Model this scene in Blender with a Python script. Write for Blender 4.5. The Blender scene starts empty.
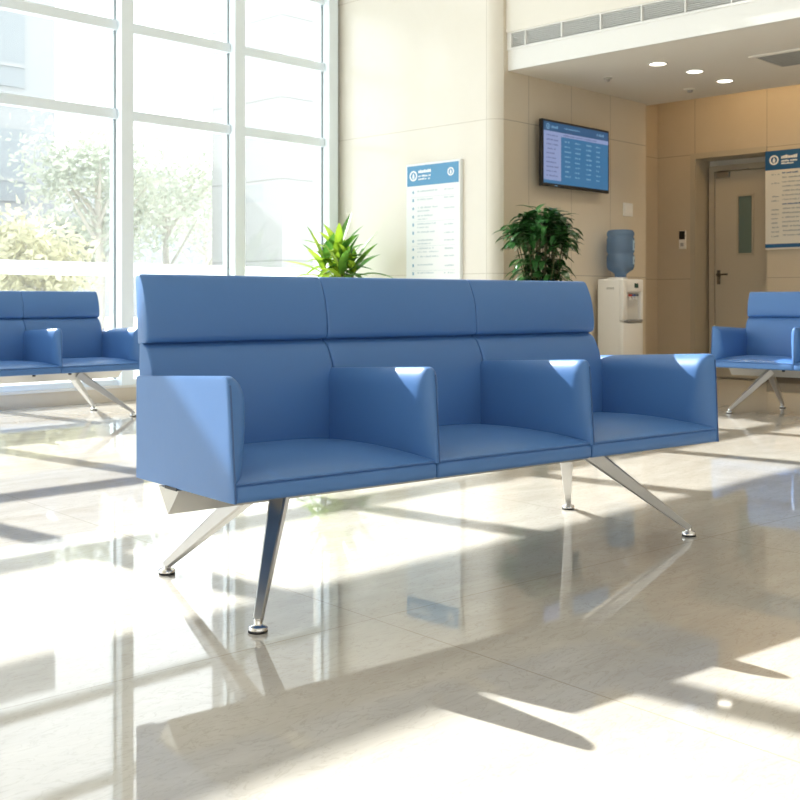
import bpy, bmesh, math, random
from mathutils import Vector, Matrix
PI = math.pi
S = bpy.context.scene
C = S.collection
rnd = random.Random(7)

# ------------------------------------------------------------------ camera
H = 0.86
F = 1110.0
CA, SA = math.cos(math.radians(44)), math.sin(math.radians(44))
cam = bpy.data.cameras.new('camera')
cam.sensor_width = 36.0
cam.lens = F / 800 * 36
cam.shift_y = -0.1225
cam.clip_end = 400
cam.dof.use_dof = True
cam.dof.focus_distance = 3.4
cam.dof.aperture_fstop = 10
co = bpy.data.objects.new('camera', cam); C.objects.link(co)
co.location = (0, 0, H)
co.rotation_euler = (PI / 2, 0, math.radians(44 - 90))
S.camera = co

# ------------------------------------------------------------------ world, sun, lights, exposure
S.view_settings.view_transform = 'Standard'
S.view_settings.look = 'None'
S.view_settings.gamma = 1
S.view_settings.exposure = 0.25
S.cycles.use_denoising = True
S.cycles.max_bounces = 10
S.cycles.diffuse_bounces = 5
S.cycles.glossy_bounces = 5
S.cycles.transparent_max_bounces = 16
S.cycles.sample_clamp_indirect = 6
S.cycles.caustics_reflective = False
S.cycles.caustics_refractive = False

w = bpy.data.worlds.new('sky'); S.world = w
w.use_nodes = True
bg = w.node_tree.nodes['Background']
bg.inputs[0].default_value = (0.93, 0.97, 1.0, 1)
bg.inputs[1].default_value = 3.0

def lamp(name, kind, loc, direction, energy, color=(1, 1, 1), **kw):
    l = bpy.data.lights.new(name, kind); l.energy = energy; l.color = color
    for k, v in kw.items(): setattr(l, k, v)
    o = bpy.data.objects.new(name, l); C.objects.link(o)
    o.location = loc
    o.rotation_euler = Vector(direction).to_track_quat('-Z', 'Y').to_euler()
    return o
lamp('sun', 'SUN', (3, 20, 14), (0.08, -1.02, -0.66), 12.0, (1.0, 0.975, 0.93), angle=math.radians(0.5))
lamp('overhead_fill', 'AREA', (2.0, 1.5, 6.3), (0, 0, -1), 22, (0.98, 0.985, 1.0), shape='RECTANGLE', size=9, size_y=9)  # unseen lamp added to fill the hall from above
lamp('rear_fill', 'AREA', (-1.5, -5.5, 3.2), (0.25, 1, -0.05), 115, (0.97, 0.98, 1.0), shape='RECTANGLE', size=12, size_y=5)  # unseen lamp added as frontal fill, inside the closed rear wall

# ------------------------------------------------------------------ helpers
def W(px, d, z=0.0):
    X = (px - 400) / F * d
    return Vector((X * SA + d * CA, -X * CA + d * SA, z))

class MB:
    def __init__(s): s.bm = bmesh.new()
    def box(s, a, b, bev=0, seg=2):
        x0, y0, z0 = a; x1, y1, z1 = b
        r = bmesh.ops.create_cube(s.bm, size=1.0)
        M = Matrix.Translation(((x0+x1)/2, (y0+y1)/2, (z0+z1)/2)) @ Matrix.Diagonal((abs(x1-x0), abs(y1-y0), abs(z1-z0), 1))
        bmesh.ops.transform(s.bm, matrix=M, verts=r['verts'])
        if bev:
            es = {e for v in r['verts'] for e in v.link_edges}
            bmesh.ops.bevel(s.bm, geom=list(es), offset=bev, segments=seg, affect='EDGES', profile=0.5)
        return s
    def loft(s, rings, caps=True, closed=True):
        vs = [[s.bm.verts.new(p) for p in r] for r in rings]
        n = len(rings[0])
        for a, b in zip(vs, vs[1:]):
            for i in range(n if closed else n - 1):
                j = (i + 1) % n
                s.bm.faces.new((a[i], a[j], b[j], b[i]))
        if caps and closed:
            s.bm.faces.new(list(reversed(vs[0]))); s.bm.faces.new(vs[-1])
        return s
    def tube(s, pts, r, n=10, caps=True):
        pts = [Vector(p) for p in pts]
        rs = r if isinstance(r, (list, tuple)) else [r] * len(pts)
        rings = []
        up = None
        for i, p in enumerate(pts):
            t = (pts[min(i+1, len(pts)-1)] - pts[max(i-1, 0)]).normalized()
            if up is None: up = t.orthogonal().normalized()
            else:
                up = (up - t * up.dot(t))
                up = up.normalized() if up.length > 1e-6 else t.orthogonal().normalized()
            sd = t.cross(up)
            rings.append([p + (up * math.cos(2*PI*k/n) + sd * math.sin(2*PI*k/n)) * rs[i] for k in range(n)])
        return s.loft(rings, caps)
    def lathe(s, prof, c=(0, 0, 0), n=32, caps=True):
        c = Vector(c)
        return s.loft([[c + Vector((r*math.cos(2*PI*k/n), r*math.sin(2*PI*k/n), z)) for k in range(n)] for r, z in prof], caps)
    def quad(s, *p):
        s.bm.faces.new([s.bm.verts.new(q) for q in p]); return s
    def build(s, name, m, parent=None, smooth=None, loc=None, kind=None):
        bmesh.ops.recalc_face_normals(s.bm, faces=s.bm.faces[:])
        me = bpy.data.meshes.new(name); s.bm.to_mesh(me); s.bm.free()
        me.materials.append(m)
        if smooth:
            for p in me.polygons: p.use_smooth = True
            me.set_sharp_from_angle(angle=math.radians(smooth))
        o = bpy.data.objects.new(name, me); C.objects.link(o)
        if parent is not None: o.parent = parent
        if loc is not None: o.location = loc
        if kind: o['kind'] = kind
        return o

def empty(name, loc, rz=0.0, kind=None):
    o = bpy.data.objects.new(name, None); C.objects.link(o)
    o.location = loc; o.rotation_euler = (0, 0, rz); o.empty_display_size = 0.1
    if kind: o['kind'] = kind
    return o
def tag(o, label, cat, group=None):
    o['label'] = label; o['category'] = cat
    if group: o['group'] = group
    return o
def children(o): return [c for c in S.objects if c.parent == o]
def copy_tree(o, parent=None):
    c = o.copy(); C.objects.link(c)
    if parent is not None: c.parent = parent
    for ch in children(o): copy_tree(ch, c)
    return c

# ------------------------------------------------------------------ materials
def mat(name, col, rough=0.5, metal=0.0, spec=0.5, **kw):
    m = bpy.data.materials.new(name); m.use_nodes = True
    b = m.node_tree.nodes['Principled BSDF']
    b.inputs['Base Color'].default_value = (*col, 1)
    b.inputs['Roughness'].default_value = rough
    b.inputs['Metallic'].default_value = metal
    b.inputs['Specular IOR Level'].default_value = spec
    for k, v in kw.items():
        b.inputs[k.replace('_', ' ')].default_value = v
    return m
def nodes(m):
    nt = m.node_tree
    return nt, nt.nodes, nt.links, nt.nodes['Principled BSDF']
def emis(name, col, strength):
    m = mat(name, (0.02, 0.02, 0.02), 0.4)
    b = m.node_tree.nodes['Principled BSDF']
    b.inputs['Emission Color'].default_value = (*col, 1)
    b.inputs['Emission Strength'].default_value = strength
    return m

def leather_mat():
    m = mat('blue_leather', (0.080, 0.205, 0.49), 0.40, spec=0.45)
    nt, N, L, b = nodes(m)
    tc = N.new('ShaderNodeTexCoord')
    v = N.new('ShaderNodeTexVoronoi'); v.inputs['Scale'].default_value = 420
    n = N.new('ShaderNodeTexNoise'); n.inputs['Scale'].default_value = 9; n.inputs['Detail'].default_value = 3
    bu = N.new('ShaderNodeBump'); bu.inputs['Strength'].default_value = 0.12; bu.inputs['Distance'].default_value = 0.0008
    bu2 = N.new('ShaderNodeBump'); bu2.inputs['Strength'].default_value = 0.10; bu2.inputs['Distance'].default_value = 0.01
    L.new(tc.outputs['Object'], v.inputs['Vector']); L.new(tc.outputs['Object'], n.inputs['Vector'])
    L.new(v.outputs['Distance'], bu.inputs['Height'])
    L.new(n.outputs['Fac'], bu2.inputs['Height'])
    L.new(bu2.outputs['Normal'], bu.inputs['Normal'])
    L.new(bu.outputs['Normal'], b.inputs['Normal'])
    return m

def stone_mat(name, c1, c2, axis, offs, wid, hgt, zoff, rough=0.22, mortar=0.0035, jointcol=None):
    m = mat(name, c1, rough, spec=0.5)
    nt, N, L, b = nodes(m)
    g = N.new('ShaderNodeNewGeometry')
    sep = N.new('ShaderNodeSeparateXYZ'); L.new(g.outputs['Position'], sep.inputs[0])
    cmb = N.new('ShaderNodeCombineXYZ')
    a1 = N.new('ShaderNodeMath'); a1.operation = 'SUBTRACT'; a1.inputs[1].default_value = offs
    a2 = N.new('ShaderNodeMath'); a2.operation = 'SUBTRACT'; a2.inputs[1].default_value = zoff
    L.new(sep.outputs[axis], a1.inputs[0]); L.new(sep.outputs['Z'], a2.inputs[0])
    L.new(a1.outputs[0], cmb.inputs[0]); L.new(a2.outputs[0], cmb.inputs[1])
    br = N.new('ShaderNodeTexBrick'); br.offset = 0; br.squash = 1
    br.inputs['Scale'].default_value = 1
    br.inputs['Brick Width'].default_value = wid; br.inputs['Row Height'].default_value = hgt
    br.inputs['Mortar Size'].default_value = mortar; br.inputs['Mortar Smooth'].default_value = 0.2
    L.new(cmb.outputs[0], br.inputs['Vector'])
    nz = N.new('ShaderNodeTexNoise'); nz.inputs['Scale'].default_value = 3.5; nz.inputs['Detail'].default_value = 8; nz.inputs['Roughness'].default_value = 0.65
    nz.inputs['Distortion'].default_value = 0.6
    L.new(g.outputs['Position'], nz.inputs['Vector'])
    rp = N.new('ShaderNodeMix'); rp.data_type = 'RGBA'
    rp.inputs[6].default_value = (*c1, 1); rp.inputs[7].default_value = (*c2, 1)
    L.new(nz.outputs['Fac'], rp.inputs[0])
    mx = N.new('ShaderNodeMix'); mx.data_type = 'RGBA'
    L.new(br.outputs['Fac'], mx.inputs[0]); L.new(rp.outputs[2], mx.inputs[6])
    mx.inputs[7].default_value = (*(jointcol or tuple(x * 0.55 for x in c1)), 1)
    L.new(mx.outputs[2], b.inputs['Base Color'])
    return m

def floor_mat():
    m = mat('polished_marble', (0.78, 0.72, 0.62), 0.035, spec=0.75)
    nt, N, L, b = nodes(m)
    g = N.new('ShaderNodeNewGeometry')
    mp = N.new('ShaderNodeMapping'); mp.vector_type = 'POINT'
    a = math.radians(5.0)
    mp.inputs['Rotation'].default_value = (0, 0, a)
    L.new(g.outputs['Position'], mp.inputs[0])
    # joints: one passes through each of two points seen in the picture
    p1 = W(165, 2.598); p2 = W(300, 3.27)
    y1 = math.sin(a) * p1.x + math.cos(a) * p1.y
    x2 = math.cos(a) * p2.x - math.sin(a) * p2.y
    mp.inputs['Location'].default_value = (-x2, -y1, 0)
    br = N.new('ShaderNodeTexBrick'); br.offset = 0; br.squash = 1
    br.inputs['Scale'].default_value = 1; br.inputs['Brick Width'].default_value = 1.6; br.inputs['Row Height'].default_value = 1.6
    br.inputs['Mortar Size'].default_value = 0.0022; br.inputs['Mortar Smooth'].default_value = 0.1
    L.new(mp.outputs[0], br.inputs['Vector'])
    n1 = N.new('ShaderNodeTexNoise'); n1.inputs['Scale'].default_value = 2.2; n1.inputs['Detail'].default_value = 10; n1.inputs['Roughness'].default_value = 0.68; n1.inputs['Distortion'].default_value = 1.2
    n2 = N.new('ShaderNodeTexNoise'); n2.inputs['Scale'].default_value = 14; n2.inputs['Detail'].default_value = 6; n2.inputs['Distortion'].default_value = 2.0
    st = N.new('ShaderNodeMapping'); st.inputs['Scale'].default_value = (0.5, 1.6, 1); st.inputs['Rotation'].default_value = (0, 0, 0.5)
    L.new(g.outputs['Position'], st.inputs[0])
    L.new(st.outputs[0], n1.inputs['Vector']); L.new(st.outputs[0], n2.inputs['Vector'])
    r1 = N.new('ShaderNodeValToRGB')
    r1.color_ramp.elements[0].position = 0.33; r1.color_ramp.elements[0].color = (0.50, 0.465, 0.415, 1)
    r1.color_ramp.elements[1].position = 0.62; r1.color_ramp.elements[1].color = (0.60, 0.57, 0.52, 1)
    L.new(n1.outputs['Fac'], r1.inputs[0])
    r2 = N.new('ShaderNodeValToRGB')
    e = r2.color_ramp.elements
    e[0].position = 0.475; e[0].color = (0, 0, 0, 1); e[1].position = 0.5; e[1].color = (1, 1, 1, 1)
    e2 = e.new(0.525); e2.color = (0, 0, 0, 1)
    L.new(n2.outputs['Fac'], r2.inputs[0])
    sc = N.new('ShaderNodeMath'); sc.operation = 'MULTIPLY'; sc.inputs[1].default_value = 0.45
    L.new(r2.outputs[0], sc.inputs[0])
    m1 = N.new('ShaderNodeMix'); m1.data_type = 'RGBA'; m1.inputs[7].default_value = (0.40, 0.355, 0.295, 1)
    L.new(sc.outputs[0], m1.inputs[0]); L.new(r1.outputs[0], m1.inputs[6])
    m2 = N.new('ShaderNodeMix'); m2.data_type = 'RGBA'; m2.inputs[7].default_value = (0.42, 0.38, 0.32, 1)
    L.new(br.outputs['Fac'], m2.inputs[0]); L.new(m1.outputs[2], m2.inputs[6])
    L.new(m2.outputs[2], b.inputs['Base Color'])
    return m

def glass_mat(name, tint, refl=0.06, diffuse=0.0, dcol=(0.9, 0.9, 0.9)):
    m = bpy.data.materials.new(name); m.use_nodes = True
    nt = m.node_tree; N = nt.nodes; L = nt.links
    for n in list(N): N.remove(n)
    out = N.new('ShaderNodeOutputMaterial')
    tr = N.new('ShaderNodeBsdfTransparent'); tr.inputs[0].default_value = (*tint, 1)
    gl = N.new('ShaderNodeBsdfGlossy'); gl.inputs['Roughness'].default_value = 0.02
    mx = N.new('ShaderNodeMixShader'); mx.inputs[0].default_value = refl
    L.new(tr.outputs[0], mx.inputs[1]); L.new(gl.outputs[0], mx.inputs[2])
    last = mx
    if diffuse:
        df = N.new('ShaderNodeBsdfTranslucent'); df.inputs[0].default_value = (*dcol, 1)
        d2 = N.new('ShaderNodeBsdfDiffuse'); d2.inputs[0].default_value = (*dcol, 1)
        ad = N.new('ShaderNodeMixShader'); ad.inputs[0].default_value = 0.5
        L.new(df.outputs[0], ad.inputs[1]); L.new(d2.outputs[0], ad.inputs[2])
        m2 = N.new('ShaderNodeMixShader'); m2.inputs[0].default_value = diffuse
        L.new(mx.outputs[0], m2.inputs[1]); L.new(ad.outputs[0], m2.inputs[2])
        last = m2
    L.new(last.outputs[0], out.inputs[0])
    return m

def leaf_mat(name, c1, c2, trans=0.35, scale=20, rough=0.35):
    m = mat(name, c1, rough, spec=0.45)
    nt, N, L, b = nodes(m)
    tc = N.new('ShaderNodeTexCoord')
    n = N.new('ShaderNodeTexNoise'); n.inputs['Scale'].default_value = scale
    L.new(tc.outputs['Object'], n.inputs['Vector'])
    rp = N.new('ShaderNodeValToRGB')
    rp.color_ramp.elements[0].position = 0.35; rp.color_ramp.elements[0].color = (*c1, 1)
    rp.color_ramp.elements[1].position = 0.65; rp.color_ramp.elements[1].color = (*c2, 1)
    L.new(n.outputs['Fac'], rp.inputs[0])
    L.new(rp.outputs[0], b.inputs['Base Color'])
    tl = N.new('ShaderNodeBsdfTranslucent')
    L.new(rp.outputs[0], tl.inputs[0])
    mx = N.new('ShaderNodeMixShader'); mx.inputs[0].default_value = trans
    L.new(b.outputs[0], mx.inputs[1]); L.new(tl.outputs[0], mx.inputs[2])
    L.new(mx.outputs[0], N['Material Output'].inputs[0])
    return m

LEATHER = leather_mat()
PIPING = mat('dark_blue_piping', (0.05, 0.12, 0.30), 0.45)
ALU = mat('satin_aluminium', (0.50, 0.49, 0.475), 0.34, 1.0)
ALU2 = mat('pale_painted_steel', (0.58, 0.565, 0.53), 0.38, 0.4)
CHROME = mat('polished_chrome', (0.8, 0.8, 0.8), 0.08, 1.0)
BLACK = mat('black_plastic', (0.012, 0.012, 0.013), 0.4)
DARK = mat('dark_rubber', (0.03, 0.03, 0.03), 0.7)
FLOOR = floor_mat()
STONE_Y = stone_mat('cream_stone', (0.82, 0.785, 0.715), (0.78, 0.74, 0.66), 'Y', 6.44, 2.9, 1.4, 1.12, 0.2, jointcol=(0.60, 0.56, 0.48))
STONE_X = stone_mat('beige_stone', (0.69, 0.62, 0.51), (0.64, 0.57, 0.455), 'X', 8.27, 0.68, 1.4, 1.12, 0.2)
STONE_B = stone_mat('beige_back_stone', (0.60, 0.525, 0.41), (0.55, 0.475, 0.36), 'Y', 5.44, 0.855, 1.4, 1.12, 0.22)
PLASTER = mat('white_plaster', (0.80, 0.77, 0.70), 0.6)
SOFFIT = mat('soffit_paint', (0.74, 0.70, 0.63), 0.55)
WHITE = mat('white_gloss_plastic', (0.82, 0.82, 0.80), 0.3)
OFFW = mat('cooler_white_plastic', (0.86, 0.85, 0.82), 0.28)
MULL = mat('pale_grey_aluminium', (0.80, 0.88, 0.94), 0.4, 0.05)
MULLG = mat('grey_gasket', (0.22, 0.26, 0.27), 0.6)
CURB = stone_mat('sill_stone', (0.78, 0.70, 0.58), (0.70, 0.61, 0.48), 'X', 0, 30, 30, -10, 0.3)
GLASS = glass_mat('window_glass', (0.97, 0.985, 0.98), 0.05, 0.035, (0.93, 0.96, 0.97))  # slight white scatter added as a veil, so the outdoors looks washed out
FROST = glass_mat('frosted_film', (1, 1, 1), 0.03, 0.72, (0.95, 0.97, 0.98))
DOORP = mat('door_paint', (0.50, 0.45, 0.36), 0.45)
FRAMEP = mat('door_frame_paint', (0.46, 0.41, 0.32), 0.45)
SIGNW = mat('sign_white', (0.84, 0.87, 0.88), 0.3)
SIGNB = mat('sign_blue', (0.09, 0.30, 0.53), 0.35)
SIGND = mat('sign_deep_blue', (0.012, 0.10, 0.26), 0.35)
SIGNT = mat('sign_print_grey', (0.56, 0.64, 0.69), 0.5)
SIGNK = mat('sign_print_slate', (0.34, 0.38, 0.40), 0.5)
PRINTW = mat('print_white', (0.85, 0.88, 0.9), 0.4)

# ------------------------------------------------------------------ setting
YW = 8.5      # window plane
XS, YT = 7.80, 6.32   # corner of sign wall / screen wall
XB = 11.30    # back wall
ZS = 2.965    # soffit height
ZC = 6.6      # hall ceiling
XF = 7.96     # fascia plane

MB().box((-9, -7, -0.08), (12.2, YW + 0.35, 0)).build('floor', FLOOR, kind='structure')
MB().box((-9, -7, ZC), (XF, YW + 0.35, ZC + 0.15)).build('ceiling', PLASTER, kind='structure')

MB().box((-9, -7.2, 0), (XB + 0.3, -7, ZC)).build('wall_rear', PLASTER, kind='structure')
MB().box((-9.2, -7, 0), (-9, YW + 0.35, ZC)).build('wall_side', PLASTER, kind='structure')

# stone wall block: sign wall (faces -X), rounded corner, screen wall (faces -Y)
def wall_block():
    r = 0.13
    # cream sign face with the rounded corner
    m = MB()
    prof = [(XS + 0.4, YW + 0.3), (XS, YW + 0.3), (XS, YT + r)]
    for k in range(1, 9):
        a = PI + k * (PI / 2) / 8
        prof.append((XS + r + r * math.cos(a), YT + r + r * math.sin(a)))
    prof.append((XS + 0.4, YT))
    m.loft([[(x, y, 0) for x, y in prof], [(x, y, ZC) for x, y in prof]])
    m.build('wall_left', STONE_Y, smooth=40, kind='structure')
    MB().box((XS + 0.1, YT - 0.001, 0), (10.31, YW + 0.3, ZC)).build('wall_front', STONE_X, kind='structure')
wall_block()
MB().box((10.31, 6.77, 0), (XB + 0.4, 7.2, 3.6)).build('wall_recess', STONE_B, kind='structure')
# back wall with a door opening
DY0, DY1, DZ = 5.44, 6.295, 2.48
m = MB()
m.box((XB, DY1, 0), (XB + 0.32, 6.9, 3.6))
m.box((XB, DY0, DZ), (XB + 0.32, DY1, 3.6))
m.box((XB, -7, 0), (XB + 0.32, DY0, 3.6))
m.build('wall_back', STONE_B, kind='structure')
MB().box((XB + 0.32, 4.9, 0), (XB + 0.4, 6.8, 3.0)).build('wall_corridor', PLASTER, kind='structure')
MB().box((XB - 0.012, -7, 0), (XB, DY0, 0.10)).build('baseboard_back', mat('dark_skirting', (0.10, 0.085, 0.065), 0.4), kind='structure')

# soffit slab, fascia with the slot for the air grille, bulkhead above
m = MB()
m.box((XF, -7, ZS), (10.40, YT, ZS + 0.19))
m.build('ceiling_soffit', SOFFIT, kind='structure')
MB().box((10.31, YT, ZS), (10.40, 6.77, ZS + 0.19)).build('trim_1', SOFFIT, kind='structure')
m = MB()
m.box((XF - 0.004, -7, ZS), (XF + 0.01, YT, ZS + 0.185))
m.box((XF - 0.018, -7, ZS + 0.185), (XF + 0.03, YT, ZS + 0.195))
m.build('trim_2', WHITE, kind='structure')
MB().box((XF - 0.03, -7, 3.31), (XF + 0.25, YT, ZC)).build('wall_bulkhead', PLASTER, kind='structure')
MB().box((10.40, -7, 3.30), (XB + 0.1, 6.8, 3.36)).build('ceiling_cove', SOFFIT, kind='structure')
MB().box((10.36, -7, ZS + 0.19), (10.42, 6.77, 3.32)).build('trim_3', SOFFIT, kind='structure')

# window curb and sill
m = MB()
m.box((-9, 8.43, 0), (XS, YW + 0.35, 0.115))
m.build('wall_sill', CURB, kind='structure')
MB().box((-9, 8.415, 0.115), (XS, YW + 0.3, 0.14), 0.004).build('trim_4', mat('white_sill', (0.82, 0.81, 0.78), 0.3), kind='structure')

# curtain wall
TZ = [0.14, 2.49, 3.26, 4.03, 5.12, 5.85, 6.34]  # unseen upper rows set by the floor shadows they cast
MX = [-8.145, -6.925, -5.705, -4.485, -3.265, -2.045, -0.825, 0.395, 1.615, 2.835, 4.055, 5.275, 6.495, 7.69]
def glyph_line(mb, x0, x1, z, h, put, r, gap=0.35, words=True):
    x = x0
    while x < x1:
        wd = h * r.uniform(0.45, 0.8)
        if words and r.random() < 0.16:
            x += h * 0.6; continue
        if x + wd > x1: break
        hh = h * r.choice([0.7, 0.7, 1.0, 0.85])
        put(mb, x, x + wd, z, z + hh)
        x += wd + h * gap * 0.5
    return mb
for i in range(len(MX) - 1):
    a, b = MX[i], MX[i + 1]
    win = empty('window_%d' % (i + 1), ((a + b) / 2, YW, 0.14), kind='structure')
    lx0, lx1 = -(b - a) / 2, (b - a) / 2
    m = MB()
    m.box((lx0 - 0.06, -0.13, 0), (lx0 + 0.06, 0.06, 6.46), 0.004)
    if i == len(MX) - 2:
        m.box((lx1 - 0.06, -0.13, 0), (lx1 + 0.064, 0.06, 6.46), 0.004)
    if i == len(MX) - 2: m.box((lx1 + 0.05, 0.0, 0), (lx1 + 0.112, 0.06, 6.46))
    m.build('mullion', MULL, win, loc=(0, 0, 0))
    t = MB()
    for z in TZ[1:-1]:
        if abs(z - 4.03) < 0.01:
            t.box((lx0 + 0.05, -0.06, 3.90 - 0.14), (lx1 - 0.05, 0.05, 4.46 - 0.14), 0.004)  # unseen deep band, added to cast the broad shadow strip under the bench
        else:
            t.box((lx0 + 0.06, -0.06, z - 0.045 - 0.14), (lx1 - 0.06, 0.03, z + 0.045 - 0.14), 0.004)
    t.box((lx0 + 0.05, -0.07, 0), (lx1 - 0.05, 0.05, 0.05), 0.004)
    t.box((lx0 + 0.05, -0.07, 6.36), (lx1 - 0.05, 0.05, 6.46), 0.004)
    t.build('transom_and_shadow_band', MULL, win)
    g = MB()
    for s_ in (lx0 + 0.066, lx1 - 0.066):
        g.box((s_ - 0.006, -0.035, 0.05), (s_ + 0.006, -0.012, 6.36))
    g.build('gasket', MULLG, win)
    p = MB(); p.box((lx0 + 0.05, -0.004, 0.04), (lx1 - 0.05, 0.004, 6.38))
    pane = p.build('pane', GLASS, win)
    f = MB(); f.box((lx0 + 0.06, -0.0085, 0.945), (lx1 - 0.06, -0.0055, 1.06))
    film = f.build('frosted_band', FROST, pane)
    r = random.Random(50 + i)
    gm = MB()
    def put(mb, x0, x1, z0, z1): mb.box((x0, -0.0105, z0), (x1, -0.0088, z1))
    glyph_line(gm, lx0 + 0.2, lx1 - 0.2, 0.99, 0.022, put, r)
    gm.build('lettering', mat('band_print', (0.76, 0.80, 0.83), 0.6) if i == 0 else bpy.data.materials['band_print'], pane)

# door in its reveal
d = empty('door_1', (XB + 0.26, (DY0 + DY1) / 2, 0), kind='structure')
yl = 6.19 - (DY0 + DY1) / 2   # local hinge side (left in view)
yr = -0.60
m = MB()
m.box((-0.02, yl, 0), (0.06, yl + 0.06, 2.40)); m.box((-0.02, yr, 2.335), (0.06, yl, 2.40))
m.build('door_frame', FRAMEP, d)
m = MB()
gy0, gy1 = 5.736 - 5.8675, 5.905 - 5.8675
m.box((0, gy1, 0.01), (0.045, yl - 0.006, 2.33)); m.box((0, yr, 0.01), (0.045, gy0, 2.33))
m.box((0, gy0, 0.01), (0.045, gy1, 1.40)); m.box((0, gy0, 2.045), (0.045, gy1, 2.33))
leaf = m.build('door_leaf', DOORP, d)
m = MB()
for q in ((gy0 - 0.02, gy0 + 0.004, 1.385, 2.06), (gy1 - 0.004, gy1 + 0.02, 1.385, 2.06), (gy0, gy1, 1.385, 1.405), (gy0, gy1, 2.04, 2.06)):
    m.box((-0.008, q[0], q[2]), (0.0, q[1], q[3]))
m.build('glazing_bead', FRAMEP, leaf)
MB().box((0.018, gy0, 1.40), (0.026, gy1, 2.045)).build('vision_pane', mat('dim_glass', (0.16, 0.22, 0.20), 0.08, spec=0.6), leaf)
m = MB()
hy = yl - 0.05
m.lathe([(0.0, 0), (0.026, 0), (0.026, 0.012), (0.0, 0.012)], n=20)
bmesh.ops.transform(m.bm, matrix=Matrix.Translation((0, hy, 1.17)) @ Matrix.Rotation(-PI/2, 4, 'Y'), verts=m.bm.verts[:])
m.tube([(-0.01, hy, 1.17), (-0.05, hy, 1.17), (-0.055, hy - 0.02, 1.17), (-0.055, hy - 0.13, 1.17)], 0.010)
m.box((-0.006, hy - 0.02, 1.06), (0, hy + 0.02, 1.22), 0.002)
m.build('door_handle', mat('dark_steel', (0.18, 0.17, 0.16), 0.3, 1.0), leaf, smooth=40)
m = MB(); m.box((-0.035, yl - 0.19, 2.265), (0.0, yl - 0.03, 2.325), 0.004)
m.box((-0.05, yl - 0.42, 2.333), (-0.02, yl - 0.08, 2.345))
m.build('door_closer', ALU, leaf)
m = MB()
m.box((-0.255, DY1 - 5.8675 - 0.012, 0), (0.06, DY1 - 5.8675 + 0.001, DZ))
m.box((-0.255, DY0 - 5.8675 - 0.001, 0), (0.06, DY0 - 5.8675 + 0.012, DZ))
m.box((-0.255, DY0 - 5.8675 + 0.012, DZ - 0.012), (0.06, DY1 - 5.8675 - 0.012, DZ + 0.001))
m.box((-0.275, DY1 - 5.8675 - 0.012, 0), (-0.255, DY1 - 5.8675 + 0.05, DZ + 0.05))
m.box((-0.275, DY0 - 5.8675, DZ - 0.012), (-0.255, DY1 - 5.8675 - 0.012, DZ + 0.05))
m.build('door_reveal', FRAMEP, d)

# ------------------------------------------------------------------ bench
def bench_seat(u0, u1):
    g = 0.0022
    prof = [(0.545, 0.362), (0.010, 0.356), (0.003, 0.361), (0.001, 0.370), (0.001, 0.392), (0.004, 0.3975), (0.010, 0.3995),
            (0.010, 0.4015), (0.003, 0.4035), (0.003, 0.407), (0.012, 0.4135), (0.035, 0.421), (0.08, 0.4295), (0.15, 0.437), (0.25, 0.442), (0.36, 0.442),
            (0.45, 0.438), (0.545, 0.428)]
    c = (0.27, 0.40)
    def ring(u, ins, drop):
        out = []
        for v, w_ in prof:
            t = 1 - ins / 0.27
            tv = c[0] + (v - c[0]) * t
            tw = w_
            if w_ > 0.405: tw = 0.405 + (w_ - 0.405) * (1 - drop)
            else: tw = c[1] - 0.02 + (w_ - c[1] + 0.02) * (1 - ins / 0.05)
            out.append((u, tv, tw))
        return out
    L = u1 - u0
    rings = [ring(u0 + g, 0.006, 0.62), ring(u0 + g + 0.002, 0.002, 0.5), ring(u0 + g + 0.006, 0, 0.42)]
    for k in range(1, 16):
        s = k / 16
        e = min(s, 1 - s) * L
        drop = 0.42 * max(0, 1 - e / 0.17) ** 1.6
        rings.append(ring(u0 + L * s, 0, drop))
    rings += [ring(u1 - g - 0.006, 0, 0.42), ring(u1 - g - 0.002, 0.002, 0.5), ring(u1 - g, 0.006, 0.62)]
    return MB().loft(rings)

LOW_PROF = [(0.604, 0.40), (0.497, 0.40), (0.495, 0.44), (0.496, 0.50), (0.500, 0.56), (0.507, 0.62), (0.520, 0.67), (0.535, 0.70), (0.550, 0.722),
            (0.563, 0.732), (0.574, 0.735), (0.582, 0.745), (0.600, 0.745)]
HEAD_PROF = [(0.612, 0.737), (0.576, 0.739), (0.560, 0.7415), (0.551, 0.748), (0.548, 0.760), (0.5475, 0.78), (0.550, 0.81), (0.556, 0.845), (0.566, 0.88),
             (0.580, 0.912), (0.591, 0.932), (0.597, 0.9395), (0.604, 0.942), (0.620, 0.942), (0.626, 0.938), (0.627, 0.92), (0.616, 0.80)]
def back_piece(prof, u0, u1):
    g = 0.0012
    cv, cw = 0.59, (prof[0][1] + max(p[1] for p in prof)) / 2
    hw = max(p[1] for p in prof) - cw
    def ring(u, ins):
        return [(u, max(0, 1) and cv + (v - cv) * (1 - ins / 0.07), cw + (z - cw) * (1 - ins * 0.5 / hw)) for v, z in prof]
    rr = [ring(u0 + g, 0.007), ring(u0 + g + 0.0015, 0.0035), ring(u0 + g + 0.005, 0.001), ring(u0 + g + 0.010, 0.0)]
    for k in range(1, 12): rr.append(ring(u0 + (u1 - u0) * k / 12, 0))
    rr += [ring(u1 - g - 0.010, 0.0), ring(u1 - g - 0.005, 0.001), ring(u1 - g - 0.0015, 0.0035), ring(u1 - g, 0.007)]
    return MB().loft(rr)

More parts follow.
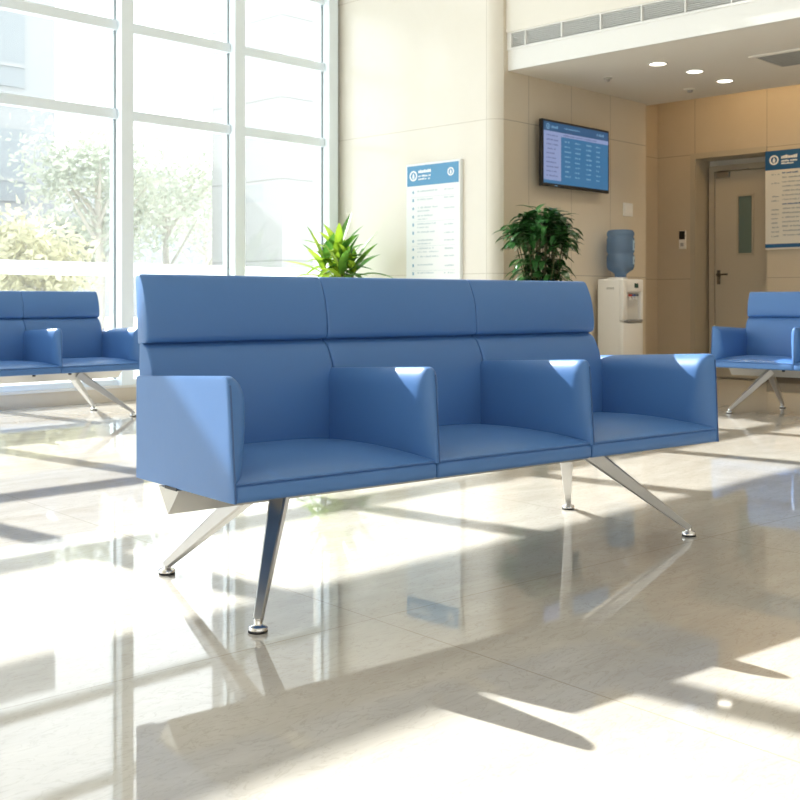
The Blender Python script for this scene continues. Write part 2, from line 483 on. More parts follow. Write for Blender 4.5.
def arm_shape(side, uc, bottom):
    """side -1: flat face at u=uc facing -u, pad bulging to +u; +1 mirrored; 0 both sides bulge."""
    m = MB()
    NV, NW = 26, 18
    VR = 0.55
    def top(v): return 0.674 - 0.026 * (v / VR) ** 1.0
    def half(v, s):   # s 0 bottom ... 1 top
        L = 0.035 + 0.05 * (1 - s) + 0.14 * (1 - s) ** 3
        f = min(1, v / L)
        fr = (1 - (1 - f) ** 2.2) ** (0.55 + 0.25 * (1 - s))
        T = (0.076 if side else 0.038) * (1 - 0.22 * s ** 2)
        rear = 1 - 0.35 * max(0, (v - 0.3) / 0.25) ** 2
        return 0.006 + (T - 0.006) * fr * rear
    rows = []
    for i in range(NV + 1):
        v = VR * (i / NV) ** 1.5
        row = []
        for j in range(NW + 1):
            s = 1 - (1 - j / NW) ** 1.5
            z = bottom + (top(v) - bottom) * s
            # rounded front top corner
            if v < 0.03: z -= 0.030 * (1 - math.sqrt(max(0, 1 - ((0.03 - v) / 0.03) ** 2))) * 0.7 * s ** 8
            h = half(v, s)
            # rounded top edge
            if s > 0.80:
                q = (s - 0.80) / 0.20
                h *= math.sqrt(max(0.0, 1 - 0.88 * q * q))
            # front edge leans back towards the top
            lean = {-1: 0.028, 0: 0.020, 1: 0.014}[side] * s * max(0.0, 1 - v / VR)
            row.append((v + lean, z, h))
        rows.append(row)
    rings = []
    for row in rows:
        a = [(uc + side_off(side, h, +1), v, z) for v, z, h in row]
        b = [(uc + side_off(side, h, -1), v, z) for v, z, h in reversed(row)]
        rings.append(a + b)
    return m.loft(rings), rows
def side_off(side, h, w_):
    if side == 0: return w_ * h
    if side == -1: return h if w_ > 0 else 0.0035 * max(0, 1 - h / 0.03)
    return -0.0035 * max(0, 1 - h / 0.03) if w_ > 0 else -h

def bar(m, a, b, wa, ha, wb, hb, upv):
    a, b = Vector(a), Vector(b); t = (b - a).normalized()
    sd = t.cross(Vector(upv)).normalized(); up = sd.cross(t)
    def ring(p, w_, h, c=0.22):
        q = [(-1, -1 + c), (-1 + c, -1), (1 - c, -1), (1, -1 + c), (1, 1 - c), (1 - c, 1), (-1 + c, 1), (-1, 1 - c)]
        return [p + sd * x * w_ / 2 + up * y * h / 2 for x, y in q]
    return m.loft([ring(a, wa, ha), ring(a.lerp(b, 0.5), (wa + wb) / 2, (ha + hb) / 2), ring(b, wb, hb)])

def make_bench(label):
    root = empty('beam_bench', (0, 0, 0))
    tag(root, label, 'bench', 'blue three-seat beam benches')
    ub = [0.0, 0.667, 1.323, 2.0]
    for k in range(3):
        bench_seat(ub[k] + (0.008 if k == 0 else 0), ub[k+1] - (0.008 if k == 2 else 0)).build('seat', LEATHER, root, smooth=50)
    bb = [0.032, 0.667, 1.323, 1.955]
    for k in range(3):
        bk = back_piece(LOW_PROF, bb[k], bb[k+1]).build('backrest', LEATHER, root, smooth=50)
        back_piece(HEAD_PROF, bb[k], bb[k+1]).build('headrest', LEATHER, bk, smooth=50)
    for side, uc, bot in ((-1, 0.0, 0.357), (0, 0.667, 0.40), (0, 1.323, 0.40), (1, 2.0, 0.357)):
        am, rows = arm_shape(side, uc, bot)
        arm = am.build('armrest', LEATHER, root, smooth=45)
        # piping along the front edge
        pm = MB()
        o_ = {-1: 0.006, 0: 0.006, 1: -0.006}[side]
        pts = [(uc + o_, rows[0][j][0] - 0.0012, rows[0][j][1]) for j in range(len(rows[0]) - 1)]
        pm.tube(pts, 0.0022, 6)
        pm.build('piping', PIPING, arm, smooth=60)
    # triangular beam
    bx = MB()
    tri = [(0.29, 0.352), (0.41, 0.352), (0.352, 0.280)]
    bx.loft([[(u, v, z) for v, z in tri] for u in (0.0, 2.0)])
    beam = bx.build('beam', ALU2, root)
    k_ = MB()
    k_.box((-0.002, 0.30, 0.350), (0.05, 0.37, 0.358))
    k_.build('end_shim', BLACK, beam)
    for u in (0.30, 1.0, 1.70): MB().box((u - 0.03, 0.12, 0.348), (u + 0.03, 0.50, 0.358), 0.002).build('seat_bracket', ALU2, root)
    for u in (0.52, 0.80, 1.2, 1.48): MB().lathe([(0.0, 0.334), (0.012, 0.334), (0.012, 0.354), (0.0, 0.354)], (u, 0.16, 0), 12).build('fixing_knob', BLACK, root, smooth=40)
    feet = [(0.12, 0.082, 0.345), (0.2185, 0.793, 0.30), (1.98, 0.116, 1.64), (2.026, 0.757, 1.61)]
    for fu, fv, ju in feet:
        front = fv < 0.3
        a = (ju, 0.352 - 0.03 if front else 0.352 + 0.03, 0.325); b = (fu, fv, 0.030)
        lm = bar(MB(), a, b, 0.052, 0.060, 0.024, 0.022, (0, 0, 1))
        leg = lm.build('leg', ALU, root, smooth=30)
        fm = MB()
        fm.lathe([(0.0, 0.040), (0.011, 0.038), (0.011, 0.022), (0.014, 0.019), (0.023, 0.016), (0.026, 0.013), (0.026, 0.007), (0.0, 0.007)], (fu, fv, 0), 24)
        fm.build('foot_glide', CHROME, leg, smooth=50)
        MB().lathe([(0.0, 0.008), (0.0255, 0.008), (0.0255, 0.0005), (0.0, 0.0005)], (fu, fv, 0), 24).build('foot_pad', DARK, leg, smooth=50)
    return root

RB = math.radians(-7.4)
bench = make_bench('large blue leather three-seat bench standing in the middle of the marble floor')
bench.location = (1.694, 2.21, 0); bench.rotation_euler = (0, 0, RB)
b2 = copy_tree(bench); b2.location = (2.635, 7.13, 0); b2.rotation_euler = (0, 0, 0)
b2['label'] = 'blue leather bench standing along the tall window, cut off by the left picture edge'
b3 = copy_tree(bench); b3.location = (7.86, 4.25, 0); b3.rotation_euler = (0, 0, -PI / 2)
b3['label'] = 'blue leather bench in front of the door and back wall, cut off at the right'

# ------------------------------------------------------------------ wall sign (cream wall)
def emblem(mb, c, r, ax, nrm, n=24):
    """ring with a drop inside; ax = in-plane horizontal axis, nrm = outward normal"""
    c = Vector(c); ax = Vector(ax); nz = Vector((0, 0, 1)); nrm = Vector(nrm)
    def P(x, z, k): return c + ax * x + nz * z + nrm * k
    def loop(rr, k, sx=1.0): return [P(sx * rr * math.cos(2*PI*i/n), rr * math.sin(2*PI*i/n), k) for i in range(n)]
    mb.loft([loop(r, 0), loop(r, 0.002), loop(r * 0.68, 0.002), loop(r * 0.68, 0)], caps=False)
    def drop(k, s=0.50): return [P(s*r*0.75*math.sin(t)*(math.sin(t/2)), s*r*1.1*math.cos(t), k) for t in [2*PI*i/n for i in range(n)]]
    mb.loft([drop(0), drop(0.002)])
    return mb

sw = empty('wall_sign', (XS, (7.412 + 6.72) / 2, 0.80))
tag(sw, 'tall white directory panel with light blue header on the cream wall', 'sign')
hw = 0.346; hz = 1.386
def S_(mb, x0, x1, z0, z1, k0=0.041, k1=0.0425):
    # x runs to the right as seen (world -Y); panel faces -X
    mb.box((-k1, -x1, z0), (-k0, -x0, z1)); return mb
MB().box((-0.04, -hw, 0), (0, hw, hz), 0.006).build('board', SIGNW, sw)
S_(MB(), -hw + 0.018, hw - 0.018, hz - 0.215, hz - 0.022).build('header', SIGNB, sw)
r = random.Random(3)
m = MB()
put = lambda mb, a, b, z0, z1: S_(mb, a, b, z0, z1, 0.0425, 0.044)
emblem(m, (-0.0425, hw - 0.10, hz - 0.118), 0.050, (0, -1, 0), (-1, 0, 0))
emblem(m, (-0.0425, -hw + 0.115, hz - 0.110), 0.040, (0, -1, 0), (-1, 0, 0))
glyph_line(m, -hw + 0.165, -hw + 0.335, hz - 0.095, 0.034, put, r, 0.2, False)
glyph_line(m, -hw + 0.165, -hw + 0.335, hz - 0.132, 0.018, put, r)
glyph_line(m, -hw + 0.165, -hw + 0.315, hz - 0.160, 0.018, put, r)
m.build('header_print', PRINTW, sw)
m = MB(); mk = MB(); ml = MB()
put2 = lambda mb, a, b, z0, z1: S_(mb, a, b, z0, z1, 0.0405, 0.0415)
z = hz - 0.29
row = 0
while z > 0.10:
    kx = r.choice([0, 1, 2])
    if kx == 0: S_(mk, -hw + 0.085, -hw + 0.105, z, z + 0.03, 0.0405, 0.0415)
    else:
        S_(mk, -hw + 0.08, -hw + 0.11, z + 0.012, z + 0.018, 0.0405, 0.0415)
        S_(mk, -hw + 0.088, -hw + 0.102, z, z + 0.028, 0.0405, 0.0412)
    glyph_line(m, -hw + 0.15, -hw + 0.15 + r.uniform(0.18, 0.30), z + 0.014, 0.016, put2, r)
    if r.random() < 0.7: glyph_line(m, -hw + 0.15, -hw + 0.15 + r.uniform(0.12, 0.28), z - 0.018, 0.013, put2, r)
    if r.random() < 0.75: glyph_line(m, hw - 0.20, hw - 0.07, z + r.uniform(-0.01, 0.02), 0.014, put2, r)
    if row in (0, 3, 6, 9): S_(ml, -hw + 0.07, hw - 0.06, z - 0.036, z - 0.0335, 0.0405, 0.0412)
    z -= 0.078; row += 1
m.build('body_print', SIGNT, sw); mk.build('pictograms', mat('pictogram_blue', (0.22, 0.40, 0.55), 0.4), sw); ml.build('rule_lines', SIGNT, sw)

# ------------------------------------------------------------------ poster by the door
ps = empty('wall_poster', (XB, 5.06, 1.42))
tag(ps, 'white notice poster with dark blue header and footer beside the door', 'poster')
pw = 0.385; ph = 1.05
MB().box((-0.03, -pw, 0), (0, pw, ph), 0.003).build('board', mat('poster_white', (0.72, 0.70, 0.64), 0.4), ps)
m = MB(); S_(m, -pw, pw, ph - 0.205, ph, 0.0301, 0.032); m.build('header', SIGND, ps)
m = MB(); S_(m, -pw, pw, 0.018, 0.058, 0.0301, 0.032); m.build('footer_stripe', SIGND, ps)
m = MB()
put = lambda mb, a, b, z0, z1: S_(mb, a, b, z0, z1, 0.032, 0.034)
emblem(m, (-0.032, pw - 0.10, ph - 0.10), 0.052, (0, -1, 0), (-1, 0, 0))
glyph_line(m, -pw + 0.18, -pw + 0.38, ph - 0.090, 0.036, put, r, 0.2, False)
glyph_line(m, -pw + 0.18, -pw + 0.36, ph - 0.124, 0.018, put, r)
glyph_line(m, -pw + 0.18, -pw + 0.32, ph - 0.150, 0.018, put, r)
m.build('header_print', PRINTW, ps)
m = MB(); mk = MB()
put2 = lambda mb, a, b, z0, z1: S_(mb, a, b, z0, z1, 0.0302, 0.0315)
z = ph - 0.26
k = 0
while z > 0.10:
    if r.random() < 0.75: glyph_line(m, -pw + 0.07, -pw + 0.16, z, 0.016, put2, r)
    tgt = mk if k in (0, 7) else m
    glyph_line(tgt, -pw + 0.19, -pw + r.uniform(0.36, 0.70), z + 0.01, 0.016, put2, r)
    z -= 0.047; k += 1
m.build('body_print', SIGNK, ps); mk.build('highlight_print', SIGND, ps)

# ------------------------------------------------------------------ television
tv = empty('television', ((8.325 + 9.437) / 2, YT, 1.943))
tag(tv, 'black framed wall screen showing a blue timetable above the dark plant', 'television')
tw = 0.556; th = 0.625
MB().box((-0.25, -0.077, 0.10), (0.25, -0.002, 0.5), 0.004).build('mounting_bracket', BLACK, tv)
MB().box((-tw, -0.115, 0), (tw, -0.075, th), 0.006).build('housing', BLACK, tv)
SCR = emis('screen_blue', (0.025, 0.16, 0.34), 0.75)
SCH = emis('screen_header', (0.010, 0.085, 0.21), 0.75)
SCL = emis('screen_pale', (0.27, 0.34, 0.58), 0.75)
SCT = emis('screen_text', (0.16, 0.33, 0.50), 0.75)
SCD = emis('screen_dark_text', (0.13, 0.17, 0.34), 0.75)
def T_(mb, x0, x1, z0, z1, k=0):
    mb.box((x0, -0.117 - 0.0008 * k, z0), (x1, -0.1152 - 0.0008 * k, z1)); return mb
sx, z0, z1 = tw - 0.022, 0.03, th - 0.022
scr = T_(MB(), -sx, sx, z0, z1).build('screen', SCR, tv)
m = MB(); T_(m, -sx, sx, z1 - 0.085, z1, 1); m.build('header_bar', SCH, scr)
m = MB(); T_(m, -sx, -sx + 0.27, z0 + 0.03, z1 - 0.085, 1); T_(m, -sx + 0.27, sx, z1 - 0.122, z1 - 0.085, 1); m.build('pale_columns', SCL, scr)
m = MB()
putt = lambda mb, a, b, q0, q1: T_(mb, a, b, q0, q1, 2)
for x0, x1 in ((-sx + 0.33, -sx + 0.44), (-sx + 0.50, -sx + 0.60), (-sx + 0.69, -sx + 0.79), (-sx + 0.86, -sx + 0.94)):
    for k in range(8):
        glyph_line(m, x0, x1 - r.uniform(0, 0.03), z1 - 0.17 - k * 0.047, 0.016, putt, r)
glyph_line(m, -sx + 0.12, -sx + 0.22, z1 - 0.055, 0.026, putt, r)
emblem(m, (-sx + 0.065, -0.1168, z1 - 0.043), 0.028, (1, 0, 0), (0, -1, 0))
glyph_line(m, sx - 0.20, sx - 0.07, z1 - 0.052, 0.024, putt, r)
glyph_line(m, -sx + 0.32, -sx + 0.60, z1 - 0.045, 0.014, putt, r)
m.build('timetable_print', SCT, scr)
m = MB()
for k in range(10): glyph_line(m, -sx + 0.04, -sx + r.uniform(0.17, 0.25), z1 - 0.13 - k * 0.042, 0.015, putt, r)
glyph_line(m, -sx + 0.30, sx - 0.2, z1 - 0.112, 0.014, putt, r)
m.build('column_print', SCD, scr)
for xx in (-0.34,):
    MB().box((xx - 0.02, -0.118, 0.008), (xx + 0.02, -0.1148, 0.016)).build('status_light', SCT, tv)

# ------------------------------------------------------------------ wall plate, access reader
pl = empty('wall_plate', (9.95, YT, 1.75))
tag(pl, 'small square white plate on the beige wall above the water cooler', 'wall plate')
MB().box((-0.085, -0.014, 0), (0.085, 0, 0.14), 0.004).build('plate', WHITE, pl)
MB().box((-0.06, -0.018, 0.03), (0.06, -0.013, 0.11), 0.003).build('rocker', OFFW, pl)
rd = empty('access_reader', (XB, 6.44, 1.46))
tag(rd, 'small black and white access reader on the wall left of the door', 'card reader')
MB().box((-0.03, -0.04, 0), (0, 0.04, 0.21), 0.004).build('housing', OFFW, rd)
MB().box((-0.034, -0.036, 0.11), (-0.028, 0.036, 0.205), 0.002).build('sensor_face', BLACK, rd)
MB().box((-0.034, -0.02, 0.03), (-0.028, 0.02, 0.07), 0.002).build('call_button', mat('reader_grey', (0.4, 0.4, 0.4), 0.4), rd)

# ------------------------------------------------------------------ water cooler and bottle
wc = empty('water_cooler', (9.50, 6.12, 0))
tag(wc, 'white floor-standing water cooler against the beige wall', 'water cooler')
cw, cd, ch = 0.185, 0.150, 1.09
m = MB()
m.box((-cw, -cd + 0.03, 0.01), (cw, cd, ch), 0.022, 3)
body = m.build('body', OFFW, wc, smooth=40)
m = MB()
fy = -cd + 0.03
m.box((-cw, fy - 0.035, 0.02), (cw, fy + 0.02, 0.66), 0.018, 3)            # lower front door
m.build('front_panel', OFFW, wc, smooth=40)
m = MB()
m.box((-cw, fy - 0.035, 0.68), (-cw + 0.085, fy + 0.02, ch - 0.004), 0.016, 3)
m.box((cw - 0.045, fy - 0.035, 0.68), (cw, fy + 0.02, ch - 0.004), 0.012, 3)
m.box((-cw + 0.05, fy - 0.035, 0.955), (cw - 0.02, fy + 0.02, ch - 0.004), 0.012, 3)
m.build('dispenser_surround', OFFW, wc, smooth=40)
MB().box((-cw + 0.08, fy - 0.004, 0.68), (cw - 0.04, fy + 0.012, 0.96)).build('niche_back', mat('niche_grey', (0.62, 0.62, 0.60), 0.35), wc)
MB().box((-cw + 0.07, fy - 0.045, 0.663), (cw - 0.03, fy + 0.01, 0.685), 0.004).build('drip_tray', mat('tray_grey', (0.25, 0.25, 0.25), 0.4), wc)
for x, c in ((-0.06, (0.55, 0.06, 0.04)), (0.0, (0.05, 0.10, 0.35)), (0.06, (0.10, 0.12, 0.14))):
    m = MB(); m.tube([(x, fy - 0.002, 0.93), (x, fy - 0.03, 0.925), (x, fy - 0.032, 0.885)], 0.011, 10)
    tap = m.build('tap', WHITE, wc, smooth=40)
    MB().box((x - 0.014, fy - 0.05, 0.918), (x + 0.014, fy - 0.022, 0.936), 0.003).build('tap_lever', mat('lever_%s' % {-0.06: 'red', 0.0: 'blue', 0.06: 'dark'}[x], c, 0.4), tap)
MB().box((0.02, fy - 0.038, 1.00), (0.085, fy - 0.033, 1.045), 0.001).build('display', mat('display_dark', (0.02, 0.06, 0.05), 0.2), wc)
m = MB()
for k in range(5): m.box((-cw - 0.002, -0.05 + k * 0.018, 0.985), (-cw + 0.002, -0.038 + k * 0.018, 1.005))
m.build('side_mark', mat('mark_grey', (0.45, 0.45, 0.42), 0.5), wc)
m = MB(); m.lathe([(0.10, ch - 0.01), (0.10, ch + 0.012), (0.085, ch + 0.018), (0.0, ch + 0.018)], (0, 0.03, 0))
m.build('bottle_collar', OFFW, wc, smooth=40)

BOT = glass_mat('blue_bottle_plastic', (0.55, 0.70, 0.88), 0.10, 0.45, (0.22, 0.38, 0.62))
bt = empty('water_bottle', (9.51, 6.12, ch + 0.019))
tag(bt, 'large translucent blue water bottle upside down on the water cooler', 'bottle')
R = 0.136
prof = [(0.0, 0.0), (0.055, 0.0), (0.06, 0.03), (0.085, 0.05), (R - 0.012, 0.075), (R, 0.105), (R, 0.215), (R - 0.009, 0.225), (R - 0.009, 0.240), (R, 0.25),
        (R, 0.385), (R - 0.008, 0.395), (R - 0.008, 0.408), (R, 0.418), (R, 0.44), (R - 0.012, 0.462), (R - 0.035, 0.470), (0.0, 0.470)]
MB().lathe(prof, n=40).build('bottle_body', BOT, bt, smooth=45)
for q0, q1 in ((0.125, 0.205), (0.265, 0.365)):
    m = MB(); rings = []
    for k in range(9):
        a = -1.5 + k * 0.09
        rings.append([((R + t) * math.cos(a), (R + t) * math.sin(a), zz) for t, zz in ((0.0005, q0), (0.0018, q0), (0.0018, q1), (0.0005, q1))])
    m.loft(rings); m.build('paper_label', mat('bottle_label', (0.36, 0.56, 0.74), 0.4) if q0 < 0.2 else bpy.data.materials['bottle_label'], bt)
    m = MB(); rings = []
    for k in range(5):
        a = -1.3 + k * 0.09
        rings.append([((R + t) * math.cos(a), (R + t) * math.sin(a), zz) for t, zz in ((0.0018, q0 + 0.02), (0.0028, q0 + 0.02), (0.0028, q1 - 0.03), (0.0018, q1 - 0.03))])
    m.loft(rings); m.build('label_print', SIGND, bt)

# ------------------------------------------------------------------ plants
def leaf_blade(m, base, direction, length, width, droop, fold=0.25, n=7, roll=0.0):
    d = Vector(direction).normalized(); p = Vector(base)
    side = d.cross(Vector((0, 0, 1)))
    side = side.normalized() if side.length > 1e-4 else Vector((1, 0, 0))
    side = (Matrix.Rotation(roll, 3, d) @ side)
    L, M_, R_ = [], [], []
    for i in range(n + 1):
        t = i / n
        wd = width * (math.sin(PI * min(1, t * 0.93 + 0.05)) ** 0.85) * (1 - 0.25 * t) if 0 < i < n else 0.0015
        nrm = side.cross(d).normalized()
        M_.append(m.bm.verts.new(p))
        L.append(m.bm.verts.new(p - side * wd / 2 + nrm * wd * fold))
        R_.append(m.bm.verts.new(p + side * wd / 2 + nrm * wd * fold))
        d = (d + Vector((0, 0, -droop / n))).normalized()
        p = p + d * length / n
        side = (side - d * side.dot(d)).normalized()
    for i in range(n):
        m.bm.faces.new((L[i], M_[i], M_[i+1], L[i+1])); m.bm.faces.new((M_[i], R_[i], R_[i+1], M_[i+1]))
def pot(root, r0, r1, h, mm):
    m = MB(); m.lathe([(0.0, 0.0), (r0, 0.0), (r0 + 0.004, 0.004), (r1, h - 0.005), (r1 - 0.003, h), (r1 - 0.022, h), (r1 - 0.026, h - 0.05), (0.0, h - 0.05)], n=40)
    m.build('pot', mm, root, smooth=40)
    m = MB(); m.lathe([(0.0, h - 0.049), (r1 - 0.03, h - 0.049), (r1 - 0.03, h - 0.04), (0.0, h - 0.035)], n=24)
    m.build('soil', mat('soil_' + root.name, (0.05, 0.035, 0.025), 0.9), root)
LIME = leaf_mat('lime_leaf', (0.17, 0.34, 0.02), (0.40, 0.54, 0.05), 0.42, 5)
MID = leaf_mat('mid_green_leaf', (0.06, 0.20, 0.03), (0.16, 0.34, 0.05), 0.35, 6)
DEEP = leaf_mat('dark_leaf', (0.012, 0.065, 0.015), (0.045, 0.15, 0.035), 0.18, 12, 0.28)
TRUNK = mat('plant_cane', (0.30, 0.20, 0.09), 0.8)

p1 = empty('dracaena_plant', (7.265, 7.835, 0))
tag(p1, 'potted plant with broad lime green strap leaves beside the window frame', 'potted plant')
pot(p1, 0.17, 0.23, 0.5, mat('white_ceramic', (0.78, 0.77, 0.74), 0.25))
r = random.Random(21)
crowns = []
st = MB()
for k, (x, y, h) in enumerate(((0.0, 0.0, 1.36), (0.10, -0.10, 1.22), (-0.11, 0.08, 1.24), (0.10, 0.12, 1.16), (-0.08, -0.12, 1.16))):
    st.tube([(x * 0.5, y * 0.5, 0.44), (x * 0.8, y * 0.8, 0.7), (x, y, h)], [0.016, 0.013, 0.010], 8)
    crowns.append((x, y, h))
st.build('stem', TRUNK, p1, smooth=60)
ml, mm_ = MB(), MB()
for ci, (x, y, h) in enumerate(crowns):
    nl = 22 if ci == 0 else 17
    for k in range(nl):
        a = k * 2.399 + ci * 1.1
        el = -0.05 + 1.3 * (k / nl) ** 1.05
        dr = (math.cos(a) * math.cos(el), math.sin(a) * math.cos(el), math.sin(el))
        tgt = ml if (math.sin(a) - math.cos(a) > -0.2) else mm_  # window-side leaves get the lighter green, window light put into the colour
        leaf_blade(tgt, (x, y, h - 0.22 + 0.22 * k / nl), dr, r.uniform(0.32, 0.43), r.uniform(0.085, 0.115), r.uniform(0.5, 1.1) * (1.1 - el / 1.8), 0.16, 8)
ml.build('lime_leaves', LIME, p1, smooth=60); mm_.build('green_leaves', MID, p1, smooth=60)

p2 = empty('leafy_plant', (7.70, 5.75, 0))
tag(p2, 'potted plant with dense dark green glossy leaves below the wall screen', 'potted plant')
pot(p2, 0.16, 0.21, 0.45, mat('pale_ceramic', (0.66, 0.64, 0.60), 0.3))
r = random.Random(5)
st = MB(); lf = MB()
for k in range(30):
    a = k * 2.399; rr_ = 0.265 * math.sqrt((k + 0.5) / 30)
    hx, hy = rr_ * math.cos(a), rr_ * math.sin(a)
    top = 1.645 - 1.5 * rr_ ** 2 * 2.0 + r.uniform(-0.06, 0.03)
    pts = [(hx * 0.15, hy * 0.15, 0.40), (hx * 0.35, hy * 0.35, 0.8), (hx * 0.75, hy * 0.75, top - 0.25), (hx, hy, top)]
    st.tube(pts, [0.010, 0.008, 0.005, 0.003], 6)
    nl = 27
    for j in range(nl):
        t = j / (nl - 1)
        q = Vector(pts[2]).lerp(Vector(pts[3]), t) if t > 0.45 else Vector(pts[1]).lerp(Vector(pts[2]), t / 0.45)
        b_ = j * 2.1 + k
        out = Vector((hx, hy, 0)) * 2.2
        dr = Vector((math.cos(b_), math.sin(b_), 0.35 + 0.7 * t)) + out
        leaf_blade(lf, q, dr, r.uniform(0.14, 0.21), r.uniform(0.052, 0.078), r.uniform(0.8, 2.0), 0.10, 5)
st.build('stem', mat('dark_stem', (0.07, 0.075, 0.025), 0.8), p2, smooth=60); lf.build('leaves', DEEP, p2, smooth=60)

# ------------------------------------------------------------------ soffit fittings
LED = emis('led_disc', (1.0, 0.93, 0.80), 7)
for i, (x, y, lb) in enumerate(((8.63, 5.17, 'round recessed downlight nearest the white fascia'), (9.15, 5.10, 'round recessed downlight, middle one of the row of three'), (9.74, 5.11, 'round recessed downlight nearest the back wall'))):
    e = empty('downlight', (x, y, ZS))
    tag(e, lb, 'downlight', 'downlights in the soffit')
    m = MB(); m.lathe([(0.085, 0.0), (0.085, -0.006), (0.072, -0.008), (0.068, -0.002), (0.068, 0.0)], n=32); m.build('trim_ring', WHITE, e, smooth=40)
    m = MB(); m.lathe([(0.0, -0.003), (0.068, -0.003), (0.068, -0.001), (0.0, -0.001)], n=32); m.build('diffuser', LED, e)
    lamp('downlight_beam', 'SPOT', (x, y, ZS - 0.02), (0, 0, -1), 22, (1.0, 0.88, 0.70), spot_size=math.radians(120), spot_blend=0.8, shadow_soft_size=0.06).parent = None
for x, y, lb, nm, rad in ((8.86, 5.84, 'tiny grey sprinkler head in the soffit near the screen wall', 'sprinkler_head', 0.04), (9.88, 5.56, 'round off-white smoke detector in the soffit near the back wall', 'smoke_detector', 0.06)):
    e = empty(nm, (x, y, ZS))
    tag(e, lb, 'sprinkler' if rad < 0.05 else 'smoke detector')
    m = MB(); m.lathe([(0.0, 0.0), (rad, 0.0), (rad, -0.008), (rad * 0.8, -0.014), (0.0, -0.014)], n=24); m.build('base', mat(nm + '_shell', (0.45, 0.43, 0.38) if rad < 0.05 else (0.7, 0.67, 0.6), 0.4), e, smooth=40)
    m = MB(); m.lathe([(0.0, -0.014), (rad * 0.5, -0.014), (rad * 0.4, -0.034), (0.0, -0.036)], n=20); m.build('sensor', mat(nm + '_core', (0.35, 0.33, 0.30), 0.4), e, smooth=40)
# ceiling vent
e = empty('ceiling_vent', (9.22, 4.12, ZS))
tag(e, 'square louvred air vent in the soffit at the right', 'vent')
m = MB()
for q in (((-0.30, -0.34), (0.30, -0.30)), ((-0.30, 0.30), (0.30, 0.34)), ((-0.30, -0.30), (-0.26, 0.30)), ((0.26, -0.30), (0.30, 0.30))):
    m.box((*q[0], -0.012), (*q[1], 0.0))
m.build('frame', SOFFIT, e)
MB().box((-0.255, -0.295, -0.004), (0.255, 0.295, -0.001)).build('duct_backing', mat('duct_dark', (0.16, 0.155, 0.14), 0.8), e)
m = MB()
for k in range(9):
    x = -0.24 + k * 0.06
    m.box((x - 0.010, -0.298, -0.013), (x + 0.012, 0.298, -0.006))
m.build('louvre', mat('vent_grey', (0.35, 0.34, 0.31), 0.5), e)
# long slot air grille on the fascia
e = empty('air_grille', (XF, YT, ZS + 0.195))
tag(e, 'long white slatted air grille running along the top of the fascia', 'air grille')
LG = 9.0; gh = 0.15
MB().box((0.10, -LG, -0.01), (0.13, 0.0, gh + 0.02)).build('duct_backing', mat('grille_dark', (0.22, 0.23, 0.22), 0.8), e)
m = MB(); m.box((-0.016, -LG, -0.002), (0.03, 0, 0.006)); m.box((-0.016, -LG, gh - 0.012), (0.03, 0, gh)); m.box((-0.014, -0.05, 0), (0.03, 0.0, gh))
y = -0.20
while y > -LG:
    m.box((-0.014, y - 0.012, 0), (0.03, y, gh)); y -= 0.40
m.build('frame', WHITE, e)
m = MB()
for k in range(8):
    zz = 0.012 + k * 0.0165
    m.box((0.0, -LG, zz), (0.035, 0, zz + 0.0055))
m.build('slats', mat('slat_grey', (0.80, 0.81, 0.80), 0.5), e)
# cove light strip
e = MB().box((10.46, -6.5, 3.20), (10.52, 6.2, 3.215)).build('cove_light_strip', emis('warm_led', (1.0, 0.66, 0.30), 9))
tag(e, 'warm light strip hidden in the ceiling cove along the back wall', 'light strip')

# ------------------------------------------------------------------ outside
CONC = mat('pavement', (0.72, 0.72, 0.70), 0.8)
MB().box((-60, YW + 0.36, -0.3), (120, 120, -0.1)).build('ground', CONC, kind='structure')
FAC = stone_mat('pale_facade', (0.30, 0.32, 0.34), (0.29, 0.31, 0.33), 'X', 0, 400, 400, -100, 0.7)
FAC2 = stone_mat('panel_facade', (0.31, 0.32, 0.325), (0.30, 0.31, 0.315), 'X', 0.2, 2.6, 1.55, 0.1, 0.7, 0.014)
BWIN = mat('far_window', (0.22, 0.255, 0.285), 0.5)
def building(name, x0, x1, y0, y1, h, mm, label, wins, wsize, band=None):
    e = empty(name, ((x0 + x1) / 2, (y0 + y1) / 2, -0.1))
    tag(e, label, 'building')
    hx, hy = (x1 - x0) / 2, (y1 - y0) / 2
    MB().box((-hx, -hy, 0), (hx, hy, h)).build('facade', mm, e)
    if band:
        MB().box((-hx - 0.6, -hy - 1.6, band[0]), (hx + 1.6, -hy, band[1])).build('canopy', mm, e)
    for wx, wz in wins:
        f = MB().box((wx - wsize[0] / 2, -hy - 0.06, wz), (wx + wsize[0] / 2, -hy + 0.05, wz + wsize[1])).build('window', BWIN, e)
        m = MB()
        m.box((wx - 0.05, -hy - 0.10, wz), (wx + 0.05, -hy - 0.06, wz + wsize[1])); m.box((wx - wsize[0] / 2, -hy - 0.10, wz + wsize[1] * 0.3 - 0.05), (wx + wsize[0] / 2, -hy - 0.06, wz + wsize[1] * 0.3 + 0.05))
        m.build('glazing_bar', FAC, f)
    return e
c = W(55, 30)
building('office_building', c.x - 22, c.x, c.y, c.y + 9, 9.7, FAC, 'pale office building with grey windows seen through the left pane',
         [(11 - 1.9 - k * 3.4, z_) for k in range(4) for z_ in (0.6, 3.6, 6.6)], (2.0, 1.9), (2.65, 3.3))
c1 = W(282, 21); c2 = W(360, 21)
building('side_wing', c1.x, c1.x + 9, c1.y, c1.y + 2.2, 12, FAC2, 'pale panelled building wing seen through the right pane', [], (1, 1))
c = W(180, 75)
building('distant_block', c.x - 9, c.x + 12, c.y, c.y + 8, 9.5, FAC, 'low pale building behind the trees in the middle pane', [(-6 + k * 3, 4.5) for k in range(5)], (1.6, 1.8))
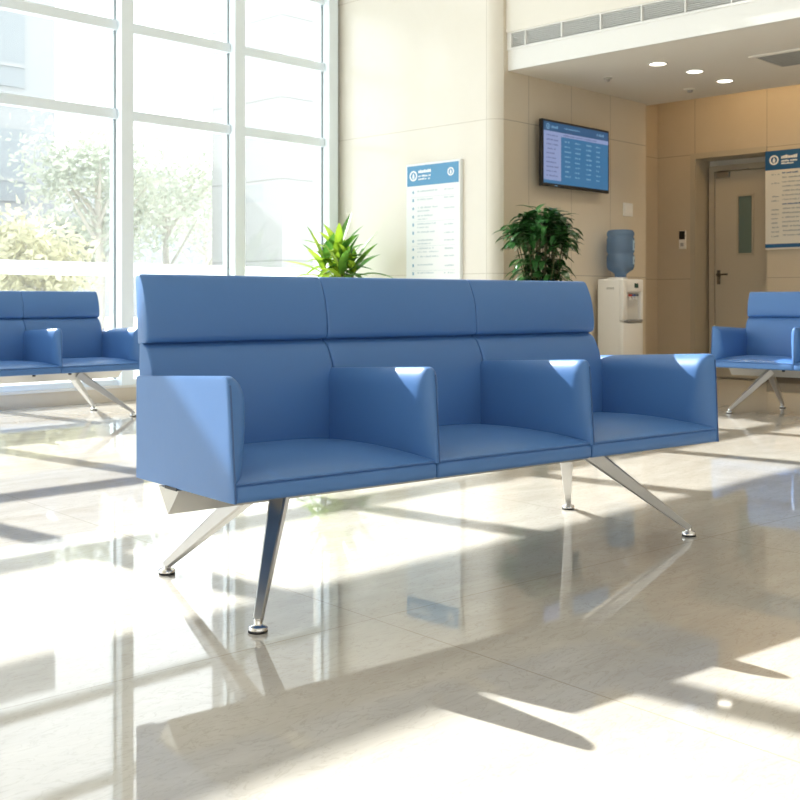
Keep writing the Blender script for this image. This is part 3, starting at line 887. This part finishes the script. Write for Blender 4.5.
PALE = leaf_mat('pale_foliage', (0.42, 0.46, 0.38), (0.56, 0.60, 0.50), 0.45, 0.8, 0.6)
YEL = leaf_mat('yellow_foliage', (0.56, 0.55, 0.36), (0.66, 0.65, 0.48), 0.45, 0.8, 0.6)
BARK = mat('pale_bark', (0.46, 0.44, 0.40), 0.9)
def tree(px, d_, h, rad, mm, label, seed, name='street_tree'):
    p = W(px, d_, -0.1)
    e = empty(name, p); tag(e, label, 'tree', 'trees outside the window')
    r = random.Random(seed)
    st = MB(); st.tube([(0, 0, 0), (0.05, 0, h * 0.3), (0, 0.05, h * 0.75)], [0.13, 0.10, 0.03], 8)
    tips = []
    for k in range(9):
        a = k * 2.4; z_ = h * r.uniform(0.3, 0.6)
        q = (rad * 0.6 * math.cos(a), rad * 0.6 * math.sin(a), z_ + h * 0.25)
        st.tube([(0.02, 0.02, z_), q], [0.05, 0.015], 6); tips.append(q)
    st.build('trunk', BARK, e, smooth=60)
    lf = MB()
    cl = [(0, 0, h * 0.8)] + tips + [(rad * 0.45 * math.cos(k * 1.3), rad * 0.45 * math.sin(k * 1.3), h * r.uniform(0.5, 0.95)) for k in range(7)]
    for k in range(3600):
        c = Vector(r.choice(cl))
        v = Vector((r.gauss(0, 1), r.gauss(0, 1), r.gauss(0, 0.8))) * rad * 0.26
        p_ = c + v
        if p_.z < 0.25: continue
        s = r.uniform(0.05, 0.10)
        ax = Vector((r.gauss(0, 1), r.gauss(0, 1), r.gauss(0, 1))).normalized(); bx = ax.orthogonal().normalized()
        lf.quad(p_ - ax * s, p_ + bx * s * 0.55, p_ + ax * s, p_ - bx * s * 0.55)
    lf.build('crown', mm, e)
tree(98, 21, 4.6, 1.5, PALE, 'pale green tree right of the office building, seen through the glass', 1)
tree(165, 26, 5.0, 1.9, PALE, 'pale green tree in the middle pane beside the second mullion', 2)
tree(205, 36, 5.2, 2.0, PALE, 'pale green tree in the middle pane before the third mullion', 3)
tree(26, 17.5, 2.3, 1.0, YEL, 'low yellowish tree in front of the office building', 4)
tree(66, 24, 2.9, 0.9, PALE, 'low pale bush-like tree between the office building and second mullion', 5)
